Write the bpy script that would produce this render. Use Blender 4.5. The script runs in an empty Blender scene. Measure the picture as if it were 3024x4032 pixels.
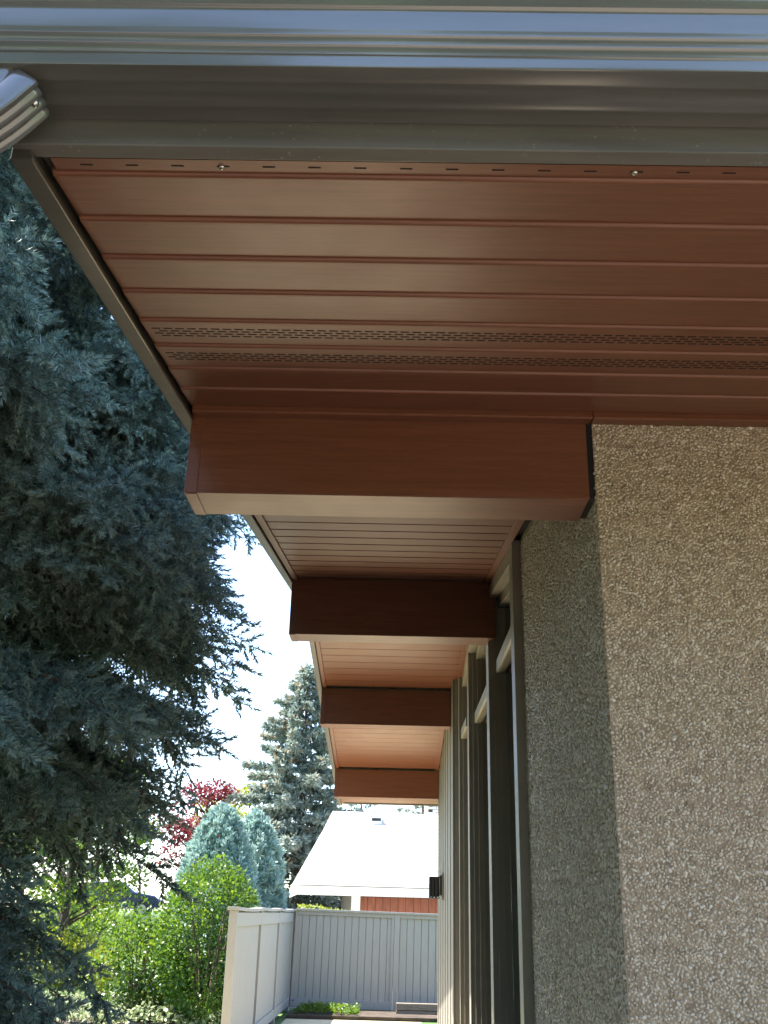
import bpy, bmesh, math, random
import numpy as np
from mathutils import Matrix, Vector
random.seed(7); RNG = np.random.default_rng(11)
sc = bpy.context.scene
COL = sc.collection

# ------------------------------------------------------------------ camera
EYE = 1.65
P_, R_, Y_ = .3865, .0257, -.0178
fw = Vector((math.sin(Y_)*math.cos(P_), math.cos(Y_)*math.cos(P_), math.sin(P_)))
rt = Vector((math.cos(Y_), -math.sin(Y_), 0)); up = rt.cross(fw)
rt, up = rt*math.cos(R_)+up*math.sin(R_), up*math.cos(R_)-rt*math.sin(R_)
cd = bpy.data.cameras.new('camera'); cam = bpy.data.objects.new('camera', cd); COL.objects.link(cam)
m = Matrix((rt, up, -fw)).transposed().to_4x4(); m.translation = (0, 0, EYE)
cam.matrix_world = m
cd.sensor_fit = 'VERTICAL'; cd.sensor_height = 36; cd.sensor_width = 27; cd.lens = 36*3879.3/4032
cd.clip_start = .02; cd.clip_end = 2000
sc.camera = cam

# ------------------------------------------------------------------ sky, sun, exposure
SUN = Vector((-1, .25, 1.95)).normalized()           # towards the sun
el = math.asin(SUN.z); rot = math.atan2(SUN.x, SUN.y)
w = bpy.data.worlds.new('World'); sc.world = w; w.use_nodes = True
nt = w.node_tree; bg = nt.nodes['Background']
sky = nt.nodes.new('ShaderNodeTexSky'); sky.sky_type = 'NISHITA'; sky.sun_disc = False
sky.sun_elevation = el; sky.sun_rotation = rot; sky.altitude = 1000; sky.air_density = 1.0; sky.dust_density = 1.5
nt.links.new(sky.outputs[0], bg.inputs[0]); bg.inputs[1].default_value = .15
sl = bpy.data.lights.new('sun', 'SUN'); sl.energy = 5.0; sl.angle = math.radians(.53); sl.color = (1, .95, .87)
so = bpy.data.objects.new('sun', sl); COL.objects.link(so)
so.rotation_euler = SUN.to_track_quat('Z', 'Y').to_euler()
so.location = SUN*40
vs = sc.view_settings; vs.view_transform = 'Standard'; vs.look = 'None'; vs.gamma = 1; vs.exposure = 2.15
sc.cycles.max_bounces = 10; sc.cycles.diffuse_bounces = 6; sc.cycles.glossy_bounces = 4
sc.cycles.transparent_max_bounces = 8; sc.cycles.caustics_reflective = False; sc.cycles.caustics_refractive = False

# ------------------------------------------------------------------ materials
MATS = {}
def new_mat(name):
    mt = bpy.data.materials.new(name); mt.use_nodes = True; MATS[name] = mt
    n = mt.node_tree.nodes; b = n['Principled BSDF']
    return mt, n, mt.node_tree.links, b
def ramp(n, l, src, stops):
    r = n.new('ShaderNodeValToRGB'); e = r.color_ramp.elements
    while len(e) < len(stops): e.new(.5)
    for q, (p, c) in zip(e, stops): q.position = p; q.color = (*c, 1)
    l.new(src, r.inputs[0]); return r.outputs[0]
def coords(n, l, scale=(1, 1, 1), kind='Object'):
    t = n.new('ShaderNodeTexCoord'); mp = n.new('ShaderNodeMapping'); mp.inputs['Scale'].default_value = scale
    l.new(t.outputs[kind], mp.inputs[0]); return mp.outputs[0]
def noise(n, l, vec, scale, detail=4, rough=.55, dist=0):
    x = n.new('ShaderNodeTexNoise'); x.inputs['Scale'].default_value = scale; x.inputs['Detail'].default_value = detail
    x.inputs['Roughness'].default_value = rough; x.inputs['Distortion'].default_value = dist
    l.new(vec, x.inputs[0]); return x.outputs[0]
def bump(n, l, b, h, strength, dist):
    bp = n.new('ShaderNodeBump'); bp.inputs['Strength'].default_value = strength; bp.inputs['Distance'].default_value = dist
    l.new(h, bp.inputs['Height']); l.new(bp.outputs[0], b.inputs['Normal'])
def mixc(n, l, fac, a, c, mode='MIX'):
    x = n.new('ShaderNodeMix'); x.data_type = 'RGBA'; x.blend_type = mode
    for k, v in ((0, fac), (6, a), (7, c)):
        if hasattr(v, 'is_linked'): l.new(v, x.inputs[k])
        elif k == 0: x.inputs[0].default_value = v
        else: x.inputs[k].default_value = (*v, 1)
    return x.outputs[2]
def plain(name, col, rough=.5, var=.12, scale=6, bumps=0, bscale=60, spec=.5, metal=0, stretch=(1, 1, 1), coat=0):
    mt, n, l, b = new_mat(name)
    v = coords(n, l, stretch)
    f = noise(n, l, v, scale, 5)
    lo = tuple(c*(1-var) for c in col); hi = tuple(min(1, c*(1+var)) for c in col)
    l.new(ramp(n, l, f, [(.3, lo), (.7, hi)]), b.inputs['Base Color'])
    b.inputs['Roughness'].default_value = rough; b.inputs['Specular IOR Level'].default_value = spec
    b.inputs['Metallic'].default_value = metal; b.inputs['Coat Weight'].default_value = coat
    if bumps: bump(n, l, b, noise(n, l, v, bscale, 4), bumps, .002)
    return mt
# printed cedar grain on satin aluminium
def wood_print(name, axis_scale, base=(.195, .073, .041), rough=.37):
    mt, n, l, b = new_mat(name)
    oi = n.new('ShaderNodeObjectInfo')
    t = n.new('ShaderNodeTexCoord'); add = n.new('ShaderNodeVectorMath'); add.operation = 'ADD'
    cx = n.new('ShaderNodeCombineXYZ'); mu = n.new('ShaderNodeMath'); mu.operation = 'MULTIPLY'; mu.inputs[1].default_value = 9
    l.new(oi.outputs['Random'], mu.inputs[0])
    for k in range(3): l.new(mu.outputs[0], cx.inputs[k])
    l.new(t.outputs['Object'], add.inputs[0]); l.new(cx.outputs[0], add.inputs[1])
    mp = n.new('ShaderNodeMapping'); mp.inputs['Scale'].default_value = axis_scale; l.new(add.outputs[0], mp.inputs[0])
    f = noise(n, l, mp.outputs[0], 3.0, 8, .62, .6)
    g = noise(n, l, mp.outputs[0], 26, 3, .5)
    c1 = ramp(n, l, f, [(.28, tuple(c*.72 for c in base)), (.55, base), (.8, tuple(min(1, c*1.22) for c in base))])
    c2 = ramp(n, l, g, [(.35, (.86, .84, .82)), (.6, (1, 1, 1))])
    l.new(mixc(n, l, 1, c1, c2, 'MULTIPLY'), b.inputs['Base Color'])
    v2 = coords(n, l)
    rr = n.new('ShaderNodeMapRange'); rr.inputs[3].default_value = rough-.07; rr.inputs[4].default_value = rough+.1
    l.new(noise(n, l, v2, 5, 3), rr.inputs[0]); l.new(rr.outputs[0], b.inputs['Roughness'])
    bump(n, l, b, noise(n, l, v2, 9, 2), .06, .004)
    return mt
WOODX = wood_print('cedar_print_lengthwise', (1.2, 30, 30))
WOODY = wood_print('cedar_print_crosswise', (30, 1.2, 30))
# dark brown painted aluminium with dust and water spots
def brown_metal(name, col, rough, spots, coat=1.0):
    mt, n, l, b = new_mat(name); v = coords(n, l)
    f = noise(n, l, coords(n, l, (1.5, 14, 14)), 2.2, 5)
    c1 = ramp(n, l, f, [(.3, tuple(c*.85 for c in col)), (.75, tuple(c*1.25 for c in col))])
    vo = n.new('ShaderNodeTexVoronoi'); vo.inputs['Scale'].default_value = 85; vo.inputs['Randomness'].default_value = 1; l.new(v, vo.inputs[0])
    sp = ramp(n, l, vo.outputs['Distance'], [(.0, (1, 1, 1)), (.16, (1, 1, 1)), (.24, (0, 0, 0))])
    gate = ramp(n, l, noise(n, l, v, 19, 2), [(.5, (0, 0, 0)), (.66, (spots, spots, spots))])
    bw = mixc(n, l, 1, sp, gate, 'MULTIPLY')
    l.new(mixc(n, l, bw, c1, (.26, .25, .23)), b.inputs['Base Color'])
    b.inputs['Roughness'].default_value = rough
    b.inputs['Coat Weight'].default_value = coat; b.inputs['Coat Roughness'].default_value = .15; b.inputs['Coat IOR'].default_value = 1.8
    bump(n, l, b, noise(n, l, coords(n, l, (1, 6, 6)), 5, 2), .05, .004)
    return mt
METAL = brown_metal('brown_painted_metal', (.098, .095, .091), .3, .0)
METALD = brown_metal('brown_metal_dusty', (.118, .112, .104), .5, .55, .2)
FASCIA = brown_metal('rake_metal', (.060, .054, .046), .42, .15, .3)
BLACK = plain('black_gap', (.006, .006, .007), .9)
STEEL = plain('screw_steel', (.62, .6, .56), .25, metal=1)
# pebble dash
PLASTER = plain('pebble_dash_mortar', (.34, .27, .195), .95, .35, 55, .9, 160)
def stone_mat():
    mt, n, l, b = new_mat('pebble_stone')
    a = n.new('ShaderNodeAttribute'); a.attribute_name = 'tint'
    oi = n.new('ShaderNodeObjectInfo')
    sm = n.new('ShaderNodeMath'); sm.operation = 'ADD'; l.new(a.outputs['Fac'], sm.inputs[0])
    o2 = n.new('ShaderNodeMath'); o2.operation = 'MULTIPLY'; o2.inputs[1].default_value = .0; l.new(oi.outputs['Random'], o2.inputs[0])
    l.new(o2.outputs[0], sm.inputs[1])
    l.new(ramp(n, l, sm.outputs[0], [(0, (.30, .245, .18)), (.35, (.50, .42, .32)), (.7, (.66, .585, .48)), (1, (.78, .725, .64))]), b.inputs['Base Color'])
    b.inputs['Roughness'].default_value = .5; b.inputs['Specular IOR Level'].default_value = .45
    return mt
STONE = stone_mat()
PAINT = plain('taupe_window_paint', (.285, .262, .215), .42, .08, 9, .15, 40)
SIDING = plain('taupe_siding_paint', (.185, .172, .145), .55, .07, 7, .3, 30, stretch=(6, 6, 1))
FENCEP = plain('grey_taupe_fence_paint', (.325, .305, .275), .6, .045, 4, .35, 25, stretch=(6, 6, 1))
ROOF = plain('asphalt_shingle', (.16, .15, .14), .9, .3, 30, .6, 90)
ROOFN = plain('pale_shingle', (.52, .50, .47), .85, .16, 14, .6, 60)
WHITE = plain('white_trim_paint', (.78, .77, .74), .5, .04)
ORANGEWOOD = plain('stained_cedar_boards', (.27, .085, .045), .6, .25, 3, .3, 20, stretch=(8, 8, 1))
BRICKM = plain('white_brick', (.55, .54, .52), .8, .15, 8, .4, 40)
BARK = plain('bark', (.075, .055, .042), .9, .4, 9, .9, 30, stretch=(1, 1, .25))
TWIG = plain('twig_bark', (.105, .07, .045), .85, .3, 20)
GRAVEL = plain('warm_gravel', (.235, .196, .152), .95, .3, 40, .8, 120)
SANDST = plain('sandstone_paving', (.56, .46, .29), .9, .15, 3, .3, 60)
CONC = plain('concrete', (.44, .425, .39), .85, .16, 2.2, .3, 50)
SOIL = plain('soil', (.06, .043, .03), .95, .4, 6, .9, 30)
TIMBER = plain('weathered_timber', (.19, .16, .12), .85, .3, 8, .5, 20, stretch=(1, 8, 8))
INTER = plain('room_interior', (.12, .115, .105), .9)
CURTAIN = plain('curtain', (.34, .32, .28), .9)
BLACKM = plain('black_lamp_metal', (.018, .018, .02), .35)
CARP = plain('dark_blue_car_paint', (.02, .03, .075), .25, coat=1)
TYRE = plain('tyre_rubber', (.02, .02, .02), .8)
RIM = plain('wheel_rim', (.5, .5, .5), .3, metal=1)
REDL = plain('red_lens', (.35, .02, .015), .2)
ASPH = plain('asphalt', (.055, .055, .055), .9, .2, 20, .5, 80)
def glass_mat(name, tint, rough=.02):
    mt, n, l, b = new_mat(name)
    b.inputs['Base Color'].default_value = (*tint, 1); b.inputs['Roughness'].default_value = rough
    b.inputs['Transmission Weight'].default_value = 1; b.inputs['IOR'].default_value = 1.45
    bump(n, l, b, noise(n, l, coords(n, l), 2.5, 1), .03, .01)
    return mt
GLASS = glass_mat('window_glass', (.72, .84, .80))
FROST = glass_mat('lamp_glass', (.95, .95, .92), .25)
CARGL = plain('car_glass', (.015, .017, .02), .08)
def leaf_mat(name, stops, transl=.35, rough=.5, tcol=None, spec=.4):
    mt, n, l, b = new_mat(name)
    a = n.new('ShaderNodeAttribute'); a.attribute_name = 'tint'
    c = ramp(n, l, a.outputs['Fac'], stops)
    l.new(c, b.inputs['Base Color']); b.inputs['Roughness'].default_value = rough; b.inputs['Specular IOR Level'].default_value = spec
    tr = n.new('ShaderNodeBsdfTranslucent')
    if tcol: l.new(mixc(n, l, 1, c, tcol, 'MULTIPLY'), tr.inputs[0])
    else: l.new(c, tr.inputs[0])
    mx = n.new('ShaderNodeMixShader'); mx.inputs[0].default_value = transl
    l.new(b.outputs[0], mx.inputs[1]); l.new(tr.outputs[0], mx.inputs[2]); l.new(mx.outputs[0], n['Material Output'].inputs[0])
    return mt
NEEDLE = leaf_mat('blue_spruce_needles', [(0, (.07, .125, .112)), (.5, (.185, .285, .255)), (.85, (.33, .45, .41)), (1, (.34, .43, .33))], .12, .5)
NEEDLE2 = leaf_mat('spruce_needles_far', [(0, (.13, .17, .15)), (.5, (.25, .31, .27)), (.85, (.40, .43, .35)), (1, (.42, .30, .18))], .2, .6)
PALE = leaf_mat('pale_blue_foliage', [(0, (.14, .24, .21)), (.5, (.27, .40, .36)), (1, (.40, .52, .46))], .25, .6)
LEAF = leaf_mat('green_leaves', [(0, (.03, .075, .014)), (.5, (.07, .15, .025)), (1, (.14, .22, .035))], .45, .4, (1.5, 1.3, .5))
LEAFY = leaf_mat('yellow_green_leaves', [(0, (.09, .14, .02)), (.5, (.18, .24, .035)), (1, (.32, .34, .07))], .45, .5, (1.4, 1.2, .5))
LEAFR = leaf_mat('red_leaves', [(0, (.09, .012, .018)), (.6, (.20, .028, .035)), (1, (.30, .07, .06))], .4, .5)
LEAFD = leaf_mat('variegated_leaves', [(0, (.08, .13, .04)), (.6, (.22, .28, .12)), (1, (.42, .44, .26))], .35, .5)
GRASSM = leaf_mat('grass_blades', [(0, (.04, .09, .015)), (.6, (.09, .16, .03)), (1, (.20, .22, .06))], .4, .5)
FLOWY = leaf_mat('yellow_petals', [(0, (.6, .42, .03)), (1, (.75, .6, .1))], .3)
FLOWP = leaf_mat('purple_petals', [(0, (.16, .05, .42)), (1, (.25, .1, .6))], .3)
LAWN = plain('lawn', (.065, .115, .028), .95, .35, 1.3, .8, 60)

# ------------------------------------------------------------------ helpers
def link(o, parent=None):
    COL.objects.link(o)
    if parent is not None: o.parent = parent
    return o
def tag(o, label=None, cat=None, group=None, kind=None):
    if label: o['label'] = label
    if cat: o['category'] = cat
    if group: o['group'] = group
    if kind: o['kind'] = kind
    return o
def empty(name, loc=(0, 0, 0), label=None, cat=None, group=None):
    o = bpy.data.objects.new(name, None); o.location = loc; o.empty_display_size = .2; link(o)
    return tag(o, label, cat, group)
class MB:
    def __init__(s): s.v = []; s.f = []
    def box(s, x0, x1, y0, y1, z0, z1):
        return s.hexa([(x0, y0, z0), (x1, y0, z0), (x1, y1, z0), (x0, y1, z0), (x0, y0, z1), (x1, y0, z1), (x1, y1, z1), (x0, y1, z1)])
    def hexa(s, p):
        k = len(s.v); s.v += [tuple(q) for q in p]
        s.f += [tuple(k+i for i in q) for q in ((3, 2, 1, 0), (4, 5, 6, 7), (0, 1, 5, 4), (1, 2, 6, 5), (2, 3, 7, 6), (3, 0, 4, 7))]
        return s
    def extr(s, prof, a0, a1, axis='x', caps=True, closed=True):
        "profile of 2-D points extruded along an axis; x: (y,z)  y: (x,z)  z: (x,y); a0/a1 numbers or per-point functions"
        k = len(s.v); n = len(prof)
        g = lambda a, q: a(*q) if callable(a) else a
        for a in (a0, a1):
            for q in prof:
                t = g(a, q)
                s.v.append((t, q[0], q[1]) if axis == 'x' else (q[0], t, q[1]) if axis == 'y' else (q[0], q[1], t))
        for i in range(n if closed else n-1):
            j = (i+1) % n; s.f.append((k+i, k+j, k+n+j, k+n+i))
        if caps and closed: s.f += [tuple(range(k+n-1, k-1, -1)), tuple(range(k+n, k+2*n))]
        return s
    def tube(s, pts, rad, n=6):
        pts = [Vector(p) for p in pts]; k0 = len(s.v); rs = rad if hasattr(rad, '__len__') else [rad]*len(pts)
        for i, p in enumerate(pts):
            d = (pts[min(i+1, len(pts)-1)]-pts[max(i-1, 0)]).normalized()
            a = d.orthogonal().normalized() if i == 0 else (a-d*a.dot(d)).normalized()
            b = d.cross(a)
            for q in range(n):
                t = 2*math.pi*q/n; s.v.append(tuple(p+(a*math.cos(t)+b*math.sin(t))*rs[i]))
        for i in range(len(pts)-1):
            for q in range(n):
                r = (q+1) % n; s.f.append((k0+i*n+q, k0+i*n+r, k0+(i+1)*n+r, k0+(i+1)*n+q))
        s.f += [tuple(k0+q for q in range(n-1, -1, -1)), tuple(k0+(len(pts)-1)*n+q for q in range(n))]
        return s
    def mesh(s, name, mat):
        me = bpy.data.meshes.new(name); me.from_pydata(s.v, [], s.f)
        bm = bmesh.new(); bm.from_mesh(me); bmesh.ops.recalc_face_normals(bm, faces=bm.faces); bm.to_mesh(me); bm.free()
        me.materials.append(mat); return me
    def build(s, name, mat, parent=None, bevel=0, smooth=False, loc=(0, 0, 0), seg=2):
        me = s.mesh(name, mat); o = bpy.data.objects.new(name, me); o.location = loc; link(o, parent)
        if smooth: me.polygons.foreach_set('use_smooth', [True]*len(me.polygons))
        if bevel:
            b = o.modifiers.new('bevel', 'BEVEL'); b.width = bevel; b.segments = seg; b.limit_method = 'ANGLE'; b.angle_limit = math.radians(35)
            b.harden_normals = False
        return o
def instance(name, me, parent, loc, rot=(0, 0, 0), scale=(1, 1, 1)):
    o = bpy.data.objects.new(name, me); o.location = loc; o.rotation_euler = rot; o.scale = scale
    return link(o, parent)
def tri_mesh(name, V, T, mat, tint=None, smooth=False):
    V = np.asarray(V, np.float32).reshape(-1, 3); T = np.asarray(T, np.int32)
    n = T.shape[1]; me = bpy.data.meshes.new(name)
    me.vertices.add(len(V)); me.vertices.foreach_set('co', V.ravel())
    me.loops.add(T.size); me.loops.foreach_set('vertex_index', T.ravel())
    me.polygons.add(len(T)); me.polygons.foreach_set('loop_start', np.arange(0, T.size, n, dtype=np.int32))
    if smooth: me.polygons.foreach_set('use_smooth', np.ones(len(T), bool))
    if tint is not None:
        a = me.attributes.new('tint', 'FLOAT', 'POINT'); a.data.foreach_set('value', np.asarray(tint, np.float32))
    me.update(calc_edges=True); me.materials.append(mat); return me
def scatter(Vb, Tb, M, tb=None, tint=None):
    "copies base triangles through N 4x4 matrices (numpy)"
    N = len(M); n = len(Vb)
    V = np.einsum('nij,vj->nvi', M[:, :3, :3], Vb)+M[:, None, :3, 3]
    T = (Tb[None]+(np.arange(N)*n)[:, None, None]).reshape(-1, Tb.shape[1])
    t = np.zeros((N, n)) if tb is None else np.repeat(tb[None], N, 0)
    if tint is not None: t = t+tint[:, None]
    return V.reshape(-1, 3), T, np.clip(t, 0, 1).ravel()
def frames(pos, d, upv=None, scale=None, roll=None):
    "matrices whose local +X follows d"
    d = np.asarray(d, float); d = d/np.linalg.norm(d, axis=1, keepdims=True); N = len(d)
    u = np.tile([0., 0, 1], (N, 1)) if upv is None else np.asarray(upv, float)
    y = np.cross(u, d); ln = np.linalg.norm(y, axis=1, keepdims=True)
    y = np.where(ln > 1e-4, y/np.maximum(ln, 1e-6), [0., 1, 0]); z = np.cross(d, y)
    if roll is not None:
        c, s = np.cos(roll)[:, None], np.sin(roll)[:, None]; y, z = y*c+z*s, z*c-y*s
    M = np.zeros((N, 4, 4)); M[:, :3, 0] = d; M[:, :3, 1] = y; M[:, :3, 2] = z; M[:, 3, 3] = 1
    if scale is not None: M[:, :3, :3] *= np.asarray(scale).reshape(N, 1, 1)
    M[:, :3, 3] = pos; return M
def join_np(parts):
    V, T, t, k = [], [], [], 0
    for v, f, c in parts:
        V.append(v); T.append(f+k); t.append(c); k += len(v)
    return np.concatenate(V), np.concatenate(T), np.concatenate(t)
def np_obj(name, parts, mat, parent, kind='stuff', smooth=False):
    V, T, t = join_np(parts); o = bpy.data.objects.new(name, tri_mesh(name, V, T, mat, t, smooth)); link(o, parent)
    if kind: o['kind'] = kind
    return o

# ------------------------------------------------------------------ the ground
def sheet(name, mat, pts, z, kind='structure'):
    me = bpy.data.meshes.new(name); me.from_pydata([(x, y, z) for x, y in pts], [], [tuple(range(len(pts)))]); me.materials.append(mat)
    return tag(link(bpy.data.objects.new(name, me)), kind=kind)
sheet('lawn', LAWN, [(-400, -400), (400, -400), (400, 600), (-400, 600)], 0)
sheet('patio', SANDST, [(-3.4, 6.9), (.5, 6.9), (.5, 18.15), (-1.72, 18.15), (-1.72, 12), (-3.4, 12)], .004)
sheet('path', GRAVEL, [(-7, -8), (9, -8), (9, 2.49), (.51, 2.49), (.51, 1.19), (-7, 1.19)], .004)
sheet('mulch_bed', SOIL, [(-5.5, 1.2), (.5, 1.2), (.5, 6.89), (-5.5, 6.89)], .004)
sheet('bounce_paving', CONC, [(-6, 20.2), (14, 20.2), (14, 35), (-6, 35)], .004)  # paving added to keep green lawn bounce off the neighbour's white trim
hb = MB()                                             # bank that carries the street behind the gardens
hb.hexa([(-60, 38, -.2), (-5, 38, -.2), (-5, 70, -.2), (-60, 70, -.2), (-60, 41, 1.15), (-6.5, 41, 1.15), (-7, 70, 1.3), (-60, 70, 1.3)])
tag(hb.build('bank', LAWN), kind='structure')
sheet('road', ASPH, [(-60, 42.5), (-7.5, 42.5), (-7.5, 50), (-60, 50)], 1.24)
gb = MB(); gb.box(-60, -7.5, 42.2, 42.5, 1.0, 1.3)
tag(gb.build('kerb', CONC), kind='structure')
bedm = MB(); bedm.extr([(-6.2, 0.01), (-6.2, .05), (-1.95, .07), (-1.95, .01)], 15.4, 21, 'y')
tag(bedm.build('garden_bed', SOIL), kind='structure')
bedm = MB(); bedm.extr([(-1.76, .008), (-1.7, .06), (1.1, .06), (1.15, .008)], 18.2, 19.38, 'y')
tag(bedm.build('planting_strip', SOIL), kind='structure')

# ------------------------------------------------------------------ the house
S, YR, ZSO = .1498, 6.3187, 3.5304
SOF = lambda y: ZSO-S*abs(y-YR)
XF0, XF1 = -.632, -.594                               # rake fascia
YE0, YE1 = 1.222, 11.415                              # eave fascia planes
XE = 7.0
house = empty('house', (0, 0, 0), 'low gabled house with cedar-coloured panelled eaves, dark gutter and pebble-dash wall', 'house')
# roof slabs
rf = MB()
for ya, yb in ((1.26, YR), (YR, 11.38)):
    rf.hexa([(XF0+.01, ya, SOF(ya)+.035), (XE, ya, SOF(ya)+.035), (XE, yb, SOF(yb)+.035), (XF0+.01, yb, SOF(yb)+.035),
             (XF0-.01, ya, SOF(ya)+.2), (XE, ya, SOF(ya)+.2), (XE, yb, SOF(yb)+.2), (XF0-.01, yb, SOF(yb)+.2)])
rf.build('roof', ROOF, house)
# rake fascia, near and far slope
for ya, yb in ((YE0+.012, YR), (YR, YE1-.012)):
    r = MB()
    prof = lambda y: [(XF0, SOF(y)-.024), (XF1, SOF(y)-.024), (XF1, SOF(y)-.016), (XF0+.02, SOF(y)+.03), (XF0+.02, SOF(y)+.19), (XF0, SOF(y)+.19)]
    k = len(r.v)
    for y in (ya, yb): r.v += [(x, y, z) for x, z in prof(y)]
    for i in range(6): j = (i+1) % 6; r.f.append((i, j, 6+j, 6+i))
    r.f += [(5, 4, 3, 2, 1, 0), (6, 7, 8, 9, 10, 11)]
    o = r.build('rake_fascia', FASCIA, house, .0025)
    o['label'] = 'dark brown metal fascia on the gable edge'
# eave fascia near: vertical face and the lip below it
e = MB(); e.extr([(1.222, 2.766), (1.2505, 2.7645), (1.2535, 2.772), (1.2535, 2.95), (1.222, 2.95)], XF0+.003, XE, 'x')
o = e.build('eave_fascia', METALD, house, .002); o['label'] = 'dusty dark metal fascia under the gutter'
e = MB(); e.extr([(11.37, 2.768), (11.405, 2.765), (11.405, 2.93), (11.37, 2.93)], XF0+.003, XE, 'x')
e.build('eave_fascia', METALD, house, .002)
# gutter, a K profile with ribs
gp = [(1.219, 2.817), (1.219, 2.815), (1.192, 2.815), (1.190, 2.8138), (1.185, 2.8138), (1.183, 2.8150), (1.143, 2.815), (1.141, 2.8138), (1.136, 2.8138), (1.134, 2.8150),
      (1.112, 2.815), (1.1090, 2.8160), (1.1078, 2.8185), (1.1070, 2.8325), (1.1060, 2.8350), (1.1038, 2.8362), (1.1030, 2.8385),
      (1.0990, 2.8480), (1.0975, 2.8493), (1.0972, 2.8510), (1.0930, 2.8605), (1.0915, 2.8618), (1.0912, 2.8635), (1.0895, 2.8680), (1.0885, 2.8705),
      (1.0877, 2.9035), (1.0868, 2.9062), (1.0835, 2.9100), (1.0820, 2.9112), (1.0815, 2.9130), (1.0765, 2.9195), (1.0750, 2.923), (1.0742, 2.938), (1.073, 2.9395),
      (1.077, 2.9405), (1.0795, 2.938)]
inner = [(y+.0025, z+.0025) for y, z in gp[::-1]]
g = MB(); g.extr(gp+inner, -.78, XE, 'x')
gut = g.build('gutter', METAL, house, 0); gut['label'] = 'glossy dark brown ribbed gutter along the eave'
bm = bmesh.new(); bm.from_mesh(gut.data)
bm.to_mesh(gut.data); bm.free()
gut.data.polygons.foreach_set('use_smooth', [True]*len(gut.data.polygons))
gut.data.set_sharp_from_angle(angle=math.radians(38))
MB().box(-.783, -.78, 1.06, 1.219, 2.815, 2.94).build('gutter_end_cap', METAL, gut)
# downspout elbow: corrugated rectangular pipe that leaves the gutter and swings away to the side
def corrugated(hw, hd):
    "closed cross-section (a across x, b across y)"
    pts = []
    def side(p0, p1, nrm, ng, depth):
        p0, p1, nrm = Vector(p0), Vector(p1), Vector(nrm)
        out = [p0+(p1-p0)*.03]
        for k in range(ng):
            c = (k+.75)/(ng+.5)
            for dt, h in ((-.085, 0), (-.045, .55), (0, 1), (.045, .55), (.085, 0)):
                out.append(p0+(p1-p0)*(c+dt)-nrm*depth*h)
        out.append(p0+(p1-p0)*.97); return out
    pts += side((hw, -hd), (hw, hd), (1, 0), 3, .0045)
    pts += side((hw, hd), (-hw, hd), (0, 1), 2, .003)
    pts += side((-hw, hd), (-hw, -hd), (-1, 0), 3, .0045)
    pts += side((-hw, -hd), (hw, -hd), (0, -1), 1, .003)
    return pts
cs = corrugated(.047, .035)
path = []
cx0, cy0 = -.606, 1.151
a = math.radians(36); p = Vector((cx0+.012, cy0, 2.818)); path.append((p, a))
for k in range(12):
    st_ = .012 if k < 2 else .02
    p = p+Vector((-math.sin(a), 0, -math.cos(a)))*st_
    if 2 <= k < 8: a += math.radians(4)
    path.append((p.copy(), a))
p, a = path[-1]
path.append((p+Vector((-math.sin(a), 0, -math.cos(a)))*.17, a))
el_ = MB(); n = len(cs)
for p, a in path:
    for q in cs: el_.v.append((p.x+q[0]*math.cos(a), p.y+q[1], p.z-q[0]*math.sin(a)))
for i in range(len(path)-1):
    for q in range(n): r = (q+1) % n; el_.f.append((i*n+q, i*n+r, (i+1)*n+r, (i+1)*n+q))
ds = el_.build('downspout', METAL, house, smooth=True); ds['label'] = 'corrugated dark metal downspout elbow below the gutter'
ds.data.set_sharp_from_angle(angle=math.radians(50))
md = ds.modifiers.new('wall', 'SOLIDIFY'); md.thickness = .0015
sw = MB()
for zz, rad in ((0, .0048), (.0022, .0044), (.0034, .0025)):
    pass
def screw(name, parent, loc, axis, r=.0048):
    s = MB(); d = Vector(axis).normalized(); a = d.orthogonal().normalized(); b = d.cross(a); loc = Vector(loc)
    rings = [(0, 1), (.35*r, 1), (.62*r, .8), (.8*r, .45)]
    for h, k in rings:
        for q in range(10): t = q*math.pi/5; s.v.append(tuple(loc+d*h+(a*math.cos(t)+b*math.sin(t))*r*k))
    for i in range(3):
        for q in range(10): s.f.append((i*10+q, i*10+(q+1) % 10, i*10+10+(q+1) % 10, i*10+10+q))
    s.f.append(tuple(range(30, 40)))
    # cross slot in the head
    s.box(loc.x-r*.55, loc.x+r*.55, loc.y-.0004, loc.y+.0004, loc.z-.0004, loc.z+.0004)
    return s.build(name, STEEL, parent, smooth=True)
screw('screw', ds, (cx0+.0385, 1.151, 2.779), (1, 0, -.75), .0058)

# soffit: near eave, boards stepped one below the other; the first leaf carries the nailing hem
def board(name, ya, yb, x0, x1, mat, parent, style, dz=0):
    b = MB(); z0, z1 = SOF(ya)+dz, SOF(yb)+dz
    if style == 'lap':
        pf = [(ya+.0008, z0+.013), (ya+.0008, z0+.0062), (ya+.0026, z0+.0022), (ya+.0056, z0-.0004), (ya+.0088, z0-.0008), (ya+.0120, z0+.0002), (ya+.0145, z0+.0010), (ya+.0170, z0+.0014),
              (yb+.001, z1+.0052), (yb+.001, z1+.012)]
    else:
        pf = [(ya+.0015, z0+.014), (ya+.0015, z0+.006), (ya+.0055, z0), (yb-.0055, z1), (yb-.0015, z1+.006), (yb-.0015, z1+.014)]
    b.extr(pf, x0, x1, 'x')
    o = b.build(name, mat, parent, smooth=True); o.data.set_sharp_from_angle(angle=math.radians(40)); return o
XS = 3.2
def sofpart(name, label):
    o = empty(name); o.parent = house; o['label'] = label; return o
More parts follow.
